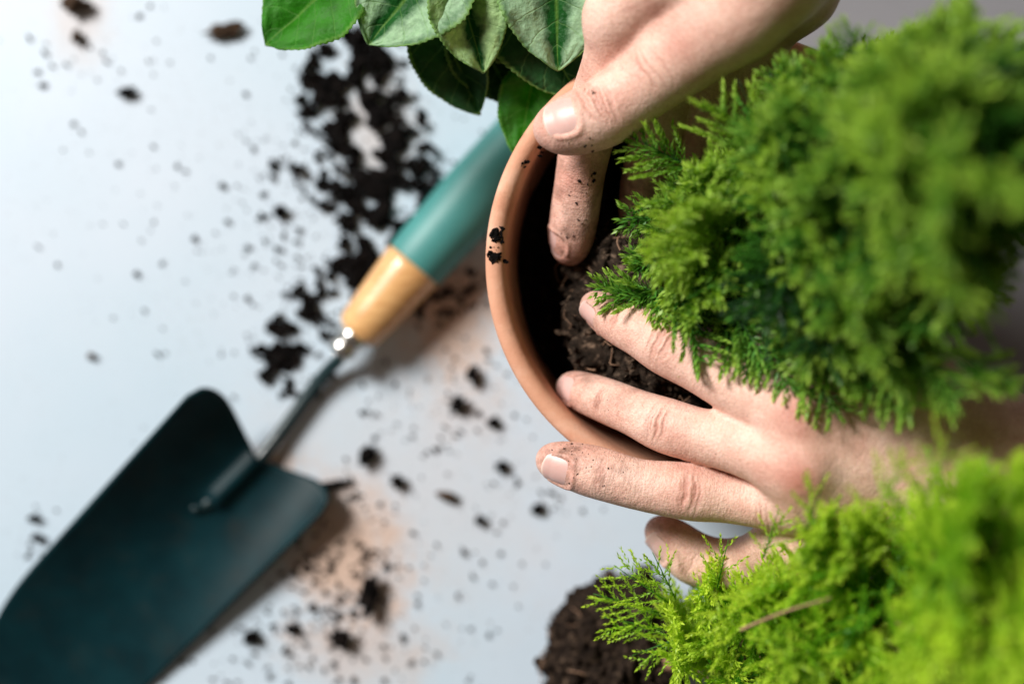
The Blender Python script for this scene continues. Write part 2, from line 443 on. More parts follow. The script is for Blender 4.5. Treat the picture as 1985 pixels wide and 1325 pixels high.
v_, f_ = crumbs_data(c6, s6, 2, .6, .27); f = np.concatenate([f, f_ + len(v)]); v = np.concatenate([v, v_])
tag(mesh_obj('spilled_soil', v, f, M['soil'], smooth=False), 'trail of spilled dark potting soil across the white table behind the trowel', 'soil', kind='stuff')
# fine crumbs all over
cs, ss = [], []
def blot(px, py, rx, ry, n, smin, smax):
    for _ in range(n):
        g = RNG.normal(size=2) * .55; s = smin + (smax - smin) * RNG.uniform() ** 3
        cs.append(P(px + g[0] * rx, py + g[1] * ry, 0) + (0, 0, s * .5)); ss.append(s)
blot(350, 330, 420, 380, 240, .02, .15); blot(560, 420, 170, 180, 190, .03, .2); blot(720, 330, 190, 300, 260, .02, .16); blot(140, 100, 120, 150, 60, .02, .16)
blot(850, 800, 200, 190, 260, .015, .15); blot(650, 1110, 130, 140, 420, .015, .2); blot(600, 1250, 260, 100, 320, .015, .17)
blot(900, 1080, 190, 220, 110, .02, .12); blot(880, 590, 60, 60, 60, .02, .12); blot(60, 1060, 50, 70, 40, .02, .16)
blot(490, 690, 160, 120, 40, .02, .12); blot(1090, 950, 90, 50, 45, .02, .12)
v, f = crumbs_data(cs, ss, 1, .8)
tag(mesh_obj('soil_crumbs', v, f, M['soil'], smooth=False), 'fine soil crumbs sprinkled over the white table', 'soil', kind='stuff')

# ------------------------------------------------------------------ pot
POT_C = P(1392, 506, RIM_Z); PR = 8.55
pot = tag(empty('flower_pot', (POT_C[0], POT_C[1], 0)), 'round terracotta flower pot being filled by the two hands', 'flower pot')
prof = [(0, .0), (5.0, .0), (5.25, .15), (7.75, 8.2), (7.85, 8.45), (8.0, 8.55), (8.15, 8.75), (8.35, 10.7), (PR - .07, 11.1), (PR - .02, 11.32), (PR - .16, 11.46), (PR - .36, 11.5),
        (PR - .56, 11.44), (PR - .70, 11.28), (PR - .80, 10.9), (PR - .88, 9.9), (PR - .98, 9.0), (PR - 1.10, 8.0), (PR - 1.4, 6.4), (6.45, 5.0), (5.0, 1.0), (0, .9)]
lathe('pot_wall', prof, (POT_C[0], POT_C[1], 0), M['terra'], pot, 160, .003)
# soil filling: bumpy disc
nr, na = 46, 120; vs = []
for i in range(nr):
    r = 7.28 * (i / (nr - 1)) + .01
    for j in range(na):
        a = 2 * math.pi * j / na; x, y = r * math.cos(a), r * math.sin(a)
        h = 7.5 + .40 * mnoise.fractal(Vector((x * .8, y * .8, 1)), 1, 2, 5) + .25 * mnoise.noise(Vector((x * 3, y * 3, 2)))
        vs.append((POT_C[0] + x, POT_C[1] + y, h))
sf = tag(mesh_obj('pot_soil', vs, grid_faces(nr, na, False, True), M['soil']), 'dark potting soil filling the terracotta pot', 'soil', kind='stuff')
ang = RNG.uniform(0, 6.283, 520); rr = 7.0 * np.sqrt(RNG.uniform(0, 1, 520)); szs = .06 + .26 * RNG.uniform(size=520) ** 2
v, f = crumbs_data(np.c_[POT_C[0] + rr * np.cos(ang), POT_C[1] + rr * np.sin(ang), np.full(520, 7.6)], szs, 1, .9)
tag(mesh_obj('pot_soil_crumbs', v, f, M['soil'], smooth=False), 'loose soil crumbs inside the pot', 'soil', kind='stuff')
# crumbs sitting on the rim
def rim_crumb(px, py, n, spread, smax, lab):
    cc = []; s_ = []
    for _ in range(n):
        g = RNG.normal(size=2) * spread
        p = P(px + g[0], py + g[1], RIM_Z)
        d = math.hypot(p[0] - POT_C[0], p[1] - POT_C[1])
        e = abs(d - (PR - .36))
        p[2] = RIM_Z - 1.2 * e * e
        cc.append(p); s_.append(.02 + (smax - .02) * RNG.uniform() ** 1.8)
    v, f = crumbs_data(cc, s_, 1, .8)
    c = np.mean(cc, axis=0); o = mesh_obj('rim_soil', v - c, f, M['soil'], smooth=False); o.location = tuple(c * .01)
    tag(o, lab, 'soil', 'soil crumbs stuck on the pot rim')
rim_crumb(963, 456, 40, 8, .15, 'upper of two dark soil crumbs stuck on the left of the pot rim')
rim_crumb(958, 496, 40, 8, .15, 'lower of two dark soil crumbs stuck on the left of the pot rim')
rim_crumb(1048, 288, 6, 5, .12, 'dark soil crumb on the rim right under the thumb tip')
rim_crumb(1018, 322, 6, 4, .11, 'small dark soil crumb on the rim below the thumb')

# ------------------------------------------------------------------ root balls
def root_ball(parent, center, size, seed, mat, ncr, nfib, label=None, flat_bottom=None, rough=1.3):
    v, f = clod_mesh((1, 1, 1), 6, .16, seed)
    vv = []
    for p in v:
        w = Vector(p) * 7 + Vector((seed, 0, 0))
        k = 1 + rough * (.075 * mnoise.turbulence(w, 4, False) + .05 * mnoise.noise(w * .5) + .03 * mnoise.noise(w * 3))
        vv.append(p * k)
    vv = np.array(vv) * np.asarray(size) + np.asarray(center)
    if flat_bottom is not None: vv[:, 2] = np.maximum(vv[:, 2], flat_bottom)
    o = mesh_obj('root_ball', vv, f, mat, parent)
    idx = RNG.integers(0, len(vv), ncr); cc = vv[idx]; ss = .04 + .27 * RNG.uniform(size=ncr) ** 2.5
    if flat_bottom is not None: cc = cc.copy(); cc[:, 2] = np.maximum(cc[:, 2], flat_bottom + .1)
    v2, f2 = crumbs_data(cc, ss, 1, .95, .3)
    tag(mesh_obj('soil_crumb', v2, f2, mat, o, smooth=False), kind='stuff')
    V, F = [], []; base = 0
    for _ in range(nfib):
        p = vv[RNG.integers(0, len(vv))]; n = (p - np.asarray(center)); n /= np.linalg.norm(n)
        d = RNG.normal(size=3); d -= n * np.dot(d, n); d /= np.linalg.norm(d)
        L = RNG.uniform(.5, 1.6); pts = [p + d * L * (t - .5) + n * (.05 + .22 * math.sin(t * 3.14) * RNG.uniform(.2, 1)) + RNG.normal(size=3) * .07 for t in np.linspace(0, 1, 5)]
        a, b = tube_data(spline(pts, 9), RNG.uniform(.012, .03), 5); V += a; F += [tuple(i + base for i in q) for q in b]; base += len(a)
    tag(mesh_obj('root_fibre', V, F, M['root'], o), kind='stuff')
    return o

# ------------------------------------------------------------------ conifer foliage
def needles_on(path, tang, spacing, ln, ang, tone0, tone1, V, T, per=3):
    """awl-shaped needles in whorls on a twig; path (n,3)"""
    n = len(path)
    seg = np.linalg.norm(np.diff(path, axis=0), axis=1); L = seg.sum()
    m = max(int(L / spacing), 2); t = np.linspace(0, 1, m)
    cum = np.r_[0, np.cumsum(seg)] / L
    pos = np.stack([np.interp(t, cum, path[:, k]) for k in range(3)], 1)
    d = np.gradient(pos, axis=0); d /= np.linalg.norm(d, axis=1)[:, None] + 1e-9
    a = np.where(np.abs(d[:, 2:3]) < .9, np.array((0, 0, 1.)), np.array((1., 0, 0)))
    u = np.cross(a, d); u /= np.linalg.norm(u, axis=1)[:, None]; w = np.cross(d, u)
    ph = np.arange(m) * 1.05
    for q in range(per):
        th = ph + q * 2 * np.pi / per + RNG.normal(size=m) * .25
        rad = np.cos(th)[:, None] * u + np.sin(th)[:, None] * w
        an = ang * (1 - .45 * t) + RNG.normal(size=m) * .12
        dirn = np.cos(an)[:, None] * d + np.sin(an)[:, None] * rad
        l = (ln * (1 - .35 * t) * RNG.uniform(.75, 1.2, m))[:, None]
        side = np.cross(dirn, rad); side /= np.linalg.norm(side, axis=1)[:, None] + 1e-9
        wd = .05 * ln / .36
        b0 = pos; mid = pos + dirn * l * .4; tip = pos + dirn * l + d * l * .12
        V.append(np.stack([b0, mid + side * wd, tip, mid - side * wd], 1).reshape(-1, 3))
        tn = tone0 + (tone1 - tone0) * t
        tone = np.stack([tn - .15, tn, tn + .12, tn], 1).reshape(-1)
        T.append(tone)
def spray(base, d, up, L, V, T, tone, needle=.36, spacing=.13, nside=9, droop=.15, twigs=None):
    d = d / np.linalg.norm(d)
    side = np.cross(d, up); side /= np.linalg.norm(side) + 1e-9; nrm = np.cross(side, d)
    k = 7; t = np.linspace(0, 1, k)
    bend = RNG.normal() * .18
    path = base + np.outer(t * L, d) + np.outer(bend * L * t ** 2, side) + np.outer(-droop * L * t ** 2, (0, 0, 1.))
    needles_on(path, None, spacing, needle, .75, tone - .15, tone + .2, V, T)
    if twigs is not None: twigs.append((path, .035))
    for i in range(nside):
        tt = .12 + .8 * (i + RNG.uniform(-.2, .2)) / nside
        sgn = 1 if i % 2 else -1
        p = np.array([np.interp(tt, t, path[:, j]) for j in range(3)])
        ang = RNG.uniform(.6, .95)
        dd = d * math.cos(ang) + side * sgn * math.sin(ang) + nrm * RNG.normal() * .35
        l = L * (.48 * (1 - tt) + .16) * RNG.uniform(.8, 1.15)
        s_ = np.linspace(0, 1, 4)
        pp = p + np.outer(s_ * l, dd) + np.outer(.14 * l * s_ ** 2, d)
        needles_on(pp, None, spacing, needle * .92, .72, tone - .05, tone + .32, V, T)
def foliage_obj(name, V, T, mat, parent):
    V = np.concatenate(V); T = np.concatenate(T).clip(0, 1)
    F = np.arange(len(V), dtype=np.int32).reshape(-1, 4)
    return mesh_obj(name, V, F, mat, parent, smooth=False, attrs={'tone': T})
def crown(parent, axis_pts, rads, n, mat, up_mix, tone_mu, Lr, needle, nside=8, keep=None, shell=.5, droop=.15):
    ax = spline(axis_pts, 40); V = []; T = []; tw = []
    rads = np.interp(np.linspace(0, 1, 40), np.linspace(0, 1, len(rads)), rads)
    for _ in range(n):
        t = RNG.uniform(0, 1) ** .85; i = int(t * 39); a = ax[i]
        d = ax[min(i + 1, 39)] - ax[max(i - 1, 0)]; d /= np.linalg.norm(d)
        _, u, w = frame(d); th = RNG.uniform(0, 2 * math.pi)
        rdir = math.cos(th) * u + math.sin(th) * w; rdir[2] *= .7
        lump = 1 + .28 * mnoise.noise(Vector((math.cos(th) * 1.7, math.sin(th) * 1.7, t * 5 + rads[0])))
        L = RNG.uniform(*Lr)
        R = rads[i] * lump; r = max(R * (shell + (1 - shell) * RNG.uniform() ** .6) - L * .55, 0)
        base = a + rdir * r
        dd = rdir * (1 - up_mix) + d * up_mix + RNG.normal(size=3) * .22
        if keep and not (keep(base + dd / np.linalg.norm(dd) * L * .95) and keep(base)): continue
        if mnoise.noise(Vector(base * .62 + 31.7)) < -.14: continue
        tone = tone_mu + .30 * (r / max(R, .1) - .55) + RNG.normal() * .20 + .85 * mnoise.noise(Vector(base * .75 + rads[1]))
        spray(base, dd, d + RNG.normal(size=3) * .5, L, V, T, tone, needle, .17, nside, droop)
    return V, T
def plumes(axis_pts, rads, n, up_mix, tone_mu, needle, keep, nspr=11, zf=.75, V=None, T=None, parent=None):
    """feathery side branches: each one a flat plume of sprays, pale at the tip"""
    ax = spline(axis_pts, 40); rads = np.interp(np.linspace(0, 1, 40), np.linspace(0, 1, len(rads)), rads)
    TV, TF = [], []
    for b_ in range(n):
        t = (b_ + RNG.uniform()) / n; i = int(t * 39); a = ax[i]
        d = ax[min(i + 1, 39)] - ax[max(i - 1, 0)]; d /= np.linalg.norm(d)
        _, u, w = frame(d); th = b_ * 2.399 + RNG.normal() * .3
        rd = math.cos(th) * u + math.sin(th) * w; rd[2] *= zf
        R = rads[i] * RNG.uniform(.8, 1.15)
        bd_ = rd * (1 - up_mix) + d * up_mix + RNG.normal(size=3) * .12; bd_ /= np.linalg.norm(bd_)
        L = R * RNG.uniform(1.05, 1.35)
        tt = np.linspace(0, 1, 9)
        path = a + np.outer(tt * L, bd_) + np.outer(.22 * L * tt ** 2, d) - np.outer(.10 * L * tt ** 2, (0, 0, 1.))
        k_ = [p for p in path if keep(p)]
        if len(k_) > 3:
            a_, b2 = tube_data(k_, np.linspace(.07, .025, len(k_)), 6); TF.extend([tuple(x + len(TV) for x in q) for q in b2]); TV.extend(a_)
        nrm = np.cross(bd_, RNG.normal(size=3)); nrm /= np.linalg.norm(nrm)
        if abs(nrm[2]) < .35: nrm[2] += .5; nrm /= np.linalg.norm(nrm)
        side = np.cross(nrm, bd_); side /= np.linalg.norm(side)
        btone = RNG.normal() * .16
        for q in range(nspr):
            f = .28 + .72 * q / (nspr - 1)
            p = np.array([np.interp(f, tt, path[:, k]) for k in range(3)])
            if not keep(p): continue
            loc = bd_ + .4 * f * d
            an = RNG.uniform(.55, .85) * (0 if q == nspr - 1 else 1) * (1 if q % 2 else -1)
            dd = loc * math.cos(an) + side * math.sin(an) + RNG.normal(size=3) * .12
            l = (.50 * (1 - f) + .34) * min(L, 5.2) * RNG.uniform(.85, 1.15)
            dd /= np.linalg.norm(dd)
            if not keep(p + dd * l * .9): l *= .55
            if not keep(p + dd * l * .9): continue
            spray(p, dd, nrm, l, V, T, tone_mu + btone + .42 * (f - .62), needle, .15, 9, .10)
    tag(mesh_obj('branches', TV, TF, M['bark'], parent), kind='stuff')

def twig(parent, pts, r0, r1, name='stem'):
    p = spline(pts, 16); v, f = tube_data(p, np.linspace(r0, r1, 16), 8)
    return mesh_obj(name, v, f, M['bark'], parent)
def sprig(parent, base, tip, mat, tone, needle, nside, up=(0, 0, 1.), droop=0.05):
    V, T = [], []; b = np.asarray(base, float); t = np.asarray(tip, float)
    L = np.linalg.norm(t - b)
    spray(b, t - b, np.asarray(up, float), L, V, T, tone, needle, .12, nside, droop)
    o = foliage_obj('sprig', V, T, mat, parent)
    v, f = tube_data(np.linspace(b, t, 6), np.linspace(.028, .012, 6), 6)
    mesh_obj('twig', v, f, mat, o)
    return o

# plant in the pot
p1b = P(1340, 560, 6.5)
plant1 = tag(empty('conifer_plant', p1b), 'dark green feathery conifer being set into the terracotta pot', 'plant')
root_ball(plant1, P(1330, 600, 8.7), (4.3, 4.2, 2.7), 3, M['soil3'], 3800, 120)
A1 = [P(1330, 560, 9), P(1500, 470, 12), P(1690, 420, 18), P(1900, 330, 22)]
twig(plant1, A1, .35, .12)
def arm_clear(p):   # keep sprays out of the right hand
    return True
def prune(lo_pts, hi_pts):
    def f(p):
        k = S(p[2]); x = p[0] * k + 992.5; y = 662.5 - p[1] * k
        return np.interp(x, *zip(*lo_pts)) < y < np.interp(x, *zip(*hi_pts))
    return f
ax1 = [P(1350, 530, 11.0), P(1530, 460, 13.9), P(1720, 415, 17.8), P(1950, 300, 22.5)]
keep1 = prune([(1180, 420), (1300, 350), (1400, 300), (1480, 200), (1560, 150), (1640, 95), (1720, 60), (1800, 25), (1900, -10), (2000, -40)], [(1250, 610), (1500, 705), (1750, 730), (1840, 625), (1930, 560), (2000, 440)])
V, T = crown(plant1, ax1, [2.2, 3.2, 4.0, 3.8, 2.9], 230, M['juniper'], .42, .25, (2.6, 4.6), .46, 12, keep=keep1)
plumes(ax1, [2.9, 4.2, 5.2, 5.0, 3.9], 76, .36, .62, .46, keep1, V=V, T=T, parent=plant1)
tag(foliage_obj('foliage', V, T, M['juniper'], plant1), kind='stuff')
for bx, tx, tone, ns in (
    ((1350, 330, 14.0), (1218, 262, 14.4), .62, 9), ((1500, 330, 15.0), (1432, 155, 16.5), .66, 10), ((1320, 420, 12.6), (1205, 425, 12.4), .45, 8),
    ((1270, 570, 12.6), (1152, 563, 12.6), .55, 10), ((1290, 560, 12.8), (1190, 590, 12.7), .50, 8), ((1280, 530, 12.4), (1225, 480, 12.6), .5, 7),
    ((1540, 660, 16.2), (1625, 815, 16.6), .55, 8), ((1480, 640, 15.6), (1540, 770, 16.2), .5, 8), ((1640, 640, 17.4), (1730, 795, 18.4), .5, 9),
    ((1700, 640, 18.6), (1800, 760, 19.6), .55, 11), ((1620, 640, 17.8), (1690, 760, 18.4), .5, 11), ((1760, 660, 19), (1880, 770, 20.5), .55, 11), ((1850, 700, 20), (1975, 750, 21), .55, 9), ((1560, 620, 17), (1610, 740, 17.6), .5, 11), ((1560, 240, 16.5), (1580, 150, 17.2), .5, 6),
    ((1620, 180, 18), (1660, 60, 20), .55, 8), ((1330, 600, 13.2), (1330, 665, 13.9), .5, 7), ((1590, 215, 17), (1528, 108, 17.2), .55, 11), ((1640, 200, 17.6), (1580, 92, 17.8), .55, 11), ((1540, 230, 16.4), (1490, 140, 16.5), .5, 10), ((1400, 620, 14.2), (1450, 735, 15.4), .5, 8), ((1300, 560, 13.6), (1400, 690, 15.2), .5, 8), ((1270, 560, 13.4), (1290, 625, 13.8), .55, 7), ((1420, 600, 15), (1500, 720, 16), .55, 8), ((1300, 480, 12.8), (1235, 530, 12.9), .5, 8), ((1330, 450, 13), (1262, 420, 13), .5, 8), ((1380, 400, 14), (1300, 350, 14), .55, 8), ((1700, 640, 18), (1800, 790, 19), .55, 9)):
    sprig(plant1, P(*bx), P(*tx), M['juniper'], tone, .44, ns + 3, RNG.normal(size=3) * .3 + (0, 0, 1))

# plant lying at the lower right
plant2 = tag(empty('conifer_plant', P(1190, 1270, 0)), 'lime green conifer with bare soil root ball in the lower right corner', 'plant')
root_ball(plant2, P(1200, 1285, 3.0), (2.9, 3.6, 3.0), 9, M['soil2'], 4200, 70, flat_bottom=.05, rough=2.2)
v, f = clod_mesh((.75, .75, .8), 5, .35, 12)
mesh_obj('soil_lump', v + P(1143, 1185, 4.0), f, M['soil2'], plant2)
A2 = [P(1250, 1290, 4.5), P(1430, 1265, 9), P(1640, 1205, 14), P(1880, 1150, 19)]
twig(plant2, A2, .4, .12)
ax2 = [P(1345, 1300, 7.6), P(1500, 1245, 11.2), P(1700, 1200, 16), P(1960, 1140, 21.5)]
keep2 = prune([(1150, 1130), (1400, 1065), (1500, 1020), (1600, 975), (1760, 930), (2000, 895)], [(0, 3000), (3000, 3000)])
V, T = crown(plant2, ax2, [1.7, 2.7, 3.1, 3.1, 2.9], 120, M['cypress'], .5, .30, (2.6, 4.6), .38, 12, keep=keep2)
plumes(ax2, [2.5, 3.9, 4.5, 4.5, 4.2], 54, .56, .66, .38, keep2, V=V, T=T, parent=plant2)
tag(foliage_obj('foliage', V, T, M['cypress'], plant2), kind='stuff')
twig(plant2, [P(1435, 1220, 17.0), P(1520, 1185, 17.8), P(1610, 1158, 18.6)], .06, .03, 'branch')
for bx, tx, tone, ns in (
    ((1290, 1190, 11.2), (1150, 1150, 11.4), .6, 11), ((1300, 1170, 11.5), (1190, 1095, 11.9), .65, 9), ((1310, 1160, 11.6), (1265, 1070, 12.4), .6, 7),
    ((1290, 1220, 11), (1170, 1195, 10.8), .55, 9), ((1390, 1140, 12.4), (1412, 1045, 13.4), .6, 4), ((1330, 1230, 11.5), (1225, 1270, 11.0), .55, 8),
    ((1560, 1040, 17), (1602, 915, 18.5), .75, 5), ((1690, 1010, 19.5), (1765, 885, 21), .8, 8), ((1770, 1000, 21), (1850, 858, 23), .8, 9), ((1480, 1080, 15), (1510, 985, 15.8), .65, 7)):
    sprig(plant2, P(*bx), P(*tx), M['cypress'], tone, .27, ns, RNG.normal(size=3) * .3 + (0, 0, 1))

# ------------------------------------------------------------------ cyclamen
cyc_base = P(930, -330, 0)
cyc = tag(empty('leafy_plant', cyc_base), 'broad leaved plant with silver marbled green leaves at the top edge', 'plant')
def leaf(base, tip, halfw, nrm, mat, fold=.25, curl=.15, seed=0, label=None, stalk=True, wmax=.42):
    base = np.asarray(base, float); tip = np.asarray(tip, float); d = tip - base; L = np.linalg.norm(d); d /= L
    n = np.asarray(nrm, float); n = n - d * np.dot(n, d); n /= np.linalg.norm(n); s = np.cross(d, n)
    nu, nv = 110, 33; vs = []; lu = []; lv = []; le = []
    for i in range(nu):
        u = i / (nu - 1)
        w = (u / wmax) ** .55 * 1.0 if u < wmax else (max(1 - ((u - wmax) / (1 - wmax)) ** 1.75, 0)) ** .82
        w = math.sin(min(u / wmax, 1) * math.pi / 2) ** .6 if u < wmax else w
        w *= 1 + .016 * math.sin(u * 150 + seed) * (1 if .05 < u < .97 else 0)
        w = max(w, .004)
        for j in range(nv):
            v = 2 * j / (nv - 1) - 1
            x = u * L - .12 * L * abs(v) ** 2 * (1 - u) ** 3       # heart-shaped back
            y = v * w * halfw
            z = 1.9 * fold * abs(y) - .10 * y * y / halfw - curl * L * u * u + .10 * mnoise.noise(Vector((u * 5 + seed * 3, v * 2.5, seed)))
            z += .07 * math.sin(u * 19 - abs(v) * 4.2) * abs(v) ** .5 + .12 * mnoise.noise(Vector((u * 9 + seed, v * 7, seed * 2))) * abs(v)
            vs.append(base + d * x + s * y + n * z); lu.append(u); lv.append(v); le.append(min(1 - abs(v), (1 - u) * 2.5))
    o = mesh_obj('leaf', vs, grid_faces(nu, nv), mat, cyc, attrs={'lu': lu, 'lv': lv, 'le': le})
    sm = o.modifiers.new('thickness', 'SOLIDIFY'); sm.thickness = .0004; sm.offset = -1
    if label: o['label'] = label
    if stalk:
        end = cyc_base + np.array((RNG.uniform(-1, 1), RNG.uniform(-1, 1), .3))
        mid = (base + end) / 2 + np.array((0, 0, 2.5))
        v_, f_ = tube_data(spline([base, base * .75 + mid * .25 + (0, 0, -.4), mid, end], 18), .14, 8)
        mesh_obj('leaf_stalk', v_, f_, M['stalk'], cyc)
    return o
LZ = 11.0
leaf(P(700, -70, LZ), P(510, 83, LZ - .5), 2.1, (-.1, .2, 1), M['leafg'], .22, .06, 1, 'plain bright green leaf at the far left')
leaf(P(880, -110, LZ + .9), P(712, 84, LZ + .6), 2.4, (0, .15, 1), M['leafv'], .25, .05, 2)
leaf(P(880, -60, LZ + 1.3), P(938, 141, LZ + .7), 1.45, (.1, 0, 1), M['leafc'], .3, .04, 3, 'narrow silver marbled leaf with a pale margin')
leaf(P(845, 10, LZ - 1.2), P(926, 224, LZ - 1.8), 1.55, (-.35, -.1, 1), M['leafd'], .3, .05, 4)
leaf(P(1075, -130, LZ + 1.6), P(1082, 136, LZ + 1.0), 2.2, (.0, -.1, 1), M['leafv'], .2, .05, 5, 'large silver marbled leaf beside the index knuckle')
leaf(P(980, -60, LZ - .4), P(1125, 190, LZ - .6), 2.2, (.1, .1, 1), M['leafd'], .2, .05, 6)
leaf(P(1040, 120, LZ - 1.4), P(1004, 306, LZ - 1.6), 1.15, (-.2, 0, 1), M['leafg'], .2, .05, 7, 'small bright green leaf beside the pot rim')
leaf(P(900, 30, LZ - 1.8), P(1000, 200, LZ - 2.2), 1.6, (.1, .1, 1), M['leafd'], .15, .05, 8)
leaf(P(1010, -90, LZ - .9), P(965, 120, LZ - 1.0), 1.9, (.1, .1, 1), M['leafd'], .2, .05, 9)

# ------------------------------------------------------------------ trowel
tr_c = P(560, 860, 0)
trowel = tag(empty('garden_trowel', tr_c), 'garden trowel with dark green blade, wooden collar and teal painted grip', 'trowel')
# blade: gutter shaped sheet; local axis a (towards tip), b across (towards lower right)
bl0 = P(505, 885, 2.2); bl1 = P(60, 1345, .9)
ad = bl1 - bl0; BL = np.linalg.norm(ad[:2]) * 1.12; ad[2] = 0; ad /= np.linalg.norm(ad); bd = np.array((-ad[1], ad[0], 0))
if np.dot(bd, (1, -1, 0)) < 0: bd = -bd
nu, nv = 70, 45; vs = []
BW = 3.72
for i in range(nu):
    u = i / (nu - 1)
    for j in range(nv):
        v = 2 * j / (nv - 1) - 1
        hw = BW * (1 - .06 * u) * (1 if u < .58 else math.sqrt(max(1 - ((u - .58) / .42) ** 2.3, .0002)))
        # shoulders: the back edge sweeps up to the wings, corners rounded
        back = -1.85 * abs(v) ** 1.15 + 1.5 * (1 - math.sqrt(max(1 - (max(abs(v) - .60, 0) / .40) ** 2, 0)))
        x = back * (1 - u) ** 3 + u * BL
        y = v * hw
        zc = 1.0 * (1 - u * .55)
        z = .12 + zc * .1 + 2.1 * abs(v) ** 1.9 * (1 - u) ** 1.2
        rib = math.exp(-(y / .42) ** 2) * (1 if x < 2.6 else max(1 - (x - 2.6) / .5, 0)) * (.5 if x > -.3 else .5)
        z += rib
        z += (.30 - .30 * y) * (1 - .4 * u); z = .07 + math.log1p(math.exp((z - .07) * 9)) / 9   # rolled onto its right edge
        p = P(505, 885, 0) + ad * x + bd * y; p[2] = z
        vs.append(p)
bo = mesh_obj('blade', vs, grid_faces(nu, nv), M['blade'], trowel)
sm = bo.modifiers.new('thickness', 'SOLIDIFY'); sm.thickness = .0014; sm.offset = 0
# shank
sh = spline([P(395, 982, .55) , P(440, 945, .62), P(500, 893, .62), P(560, 815, .5), P(620, 735, .6), P(682, 672, 1.2), P(700, 655, 1.4)], 30)
v, f = tube_data(sh, np.r_[np.linspace(.30, .30, 8), np.full(22, .29)], 14)
mesh_obj('shank', v, f, M['shank'], trowel)
def turned(name, p0, p1, prof, mat, n=40):
    p0 = np.asarray(p0); p1 = np.asarray(p1); d, u, w = frame(p1 - p0); L = np.linalg.norm(p1 - p0); vs = []
    for t, r in prof:
        for k in range(n):
            a = 2 * math.pi * k / n; vs.append(p0 + d * L * t + r * (math.cos(a) * u + math.sin(a) * w))
    fs = grid_faces(len(prof), n, False, True); m = len(prof)
    fs.append(tuple(range(n))[::-1]); fs.append(tuple(range((m - 1) * n, m * n)))
    return mesh_obj(name, vs, fs, mat, trowel)
H0 = P(690, 648, 1.5); H1 = P(803, 513, 1.5); H2 = P(1080, 195, 1.5)
turned('ferrule', P(655, 689, 1.5), P(694, 643, 1.5), [(0, .36), (.06, .52), (.2, .62), (.45, .60), (.5, .56), (.55, .66), (.9, .70), (1, .6)], M['chrome'])
turned('collar', H0, H1, [(0, .76), (.03, .96), (.08, 1.05), (.3, 1.13), (.7, 1.27), (.94, 1.36), (1, 1.37)], M['wood'])
turned('grip', H1, H2, [(0, 1.36), (.01, 1.39), (.1, 1.42), (.4, 1.50), (.75, 1.42), (.93, 1.2), (.985, .8), (1, .3)], M['grip'])
v, f = clod_mesh((.26, .17, .2), 3, .1, 3)
mesh_obj('rivet', v + P(380, 985, .72), f, M['shank'], trowel)

# ------------------------------------------------------------------ hands : implicit surfaces
def smin(a, b, k):
    h = np.clip(.5 + .5 * (b - a) / k, 0, 1)
    return b + (a - b) * h - k * h * (1 - h)
class Field:
    def __init__(self, lo, hi, h):
        self.lo = np.asarray(lo, np.float32); self.h = h
        self.n = np.ceil((np.asarray(hi) - lo) / h).astype(int) + 1
        self.ax = [self.lo[i] + h * np.arange(self.n[i], dtype=np.float32) for i in range(3)]
    def new(self): return np.full(self.n, 9., np.float32)
    def cone(self, D, a, b, ra, rb, k, m=1.5):
        a = np.asarray(a, np.float32); b = np.asarray(b, np.float32); R = max(ra, rb) + m
        lo = np.minimum(a, b) - R; hi = np.maximum(a, b) + R
        i0 = np.clip(np.floor((lo - self.lo) / self.h).astype(int), 0, self.n); i1 = np.clip(np.ceil((hi - self.lo) / self.h).astype(int) + 1, 0, self.n)
        if np.any(i1 <= i0): return
        sl = tuple(slice(i0[q], i1[q]) for q in range(3))
        X = (self.ax[0][sl[0]] - a[0])[:, None, None]; Y = (self.ax[1][sl[1]] - a[1])[None, :, None]; Z = (self.ax[2][sl[2]] - a[2])[None, None, :]
        ba = b - a; L2 = float(ba @ ba) + 1e-9
        t = np.clip((X * ba[0] + Y * ba[1] + Z * ba[2]) / L2, 0, 1)
        d = np.sqrt((X - t * ba[0]) ** 2 + (Y - t * ba[1]) ** 2 + (Z - t * ba[2]) ** 2) - (ra + (rb - ra) * t)
        D[sl] = smin(D[sl], d, k) if k > 0 else np.minimum(D[sl], d)
    def chain(self, D, nodes, k):
        for (a, ra), (b, rb) in zip(nodes[:-1], nodes[1:]): self.cone(D, a, b, ra, rb, k)
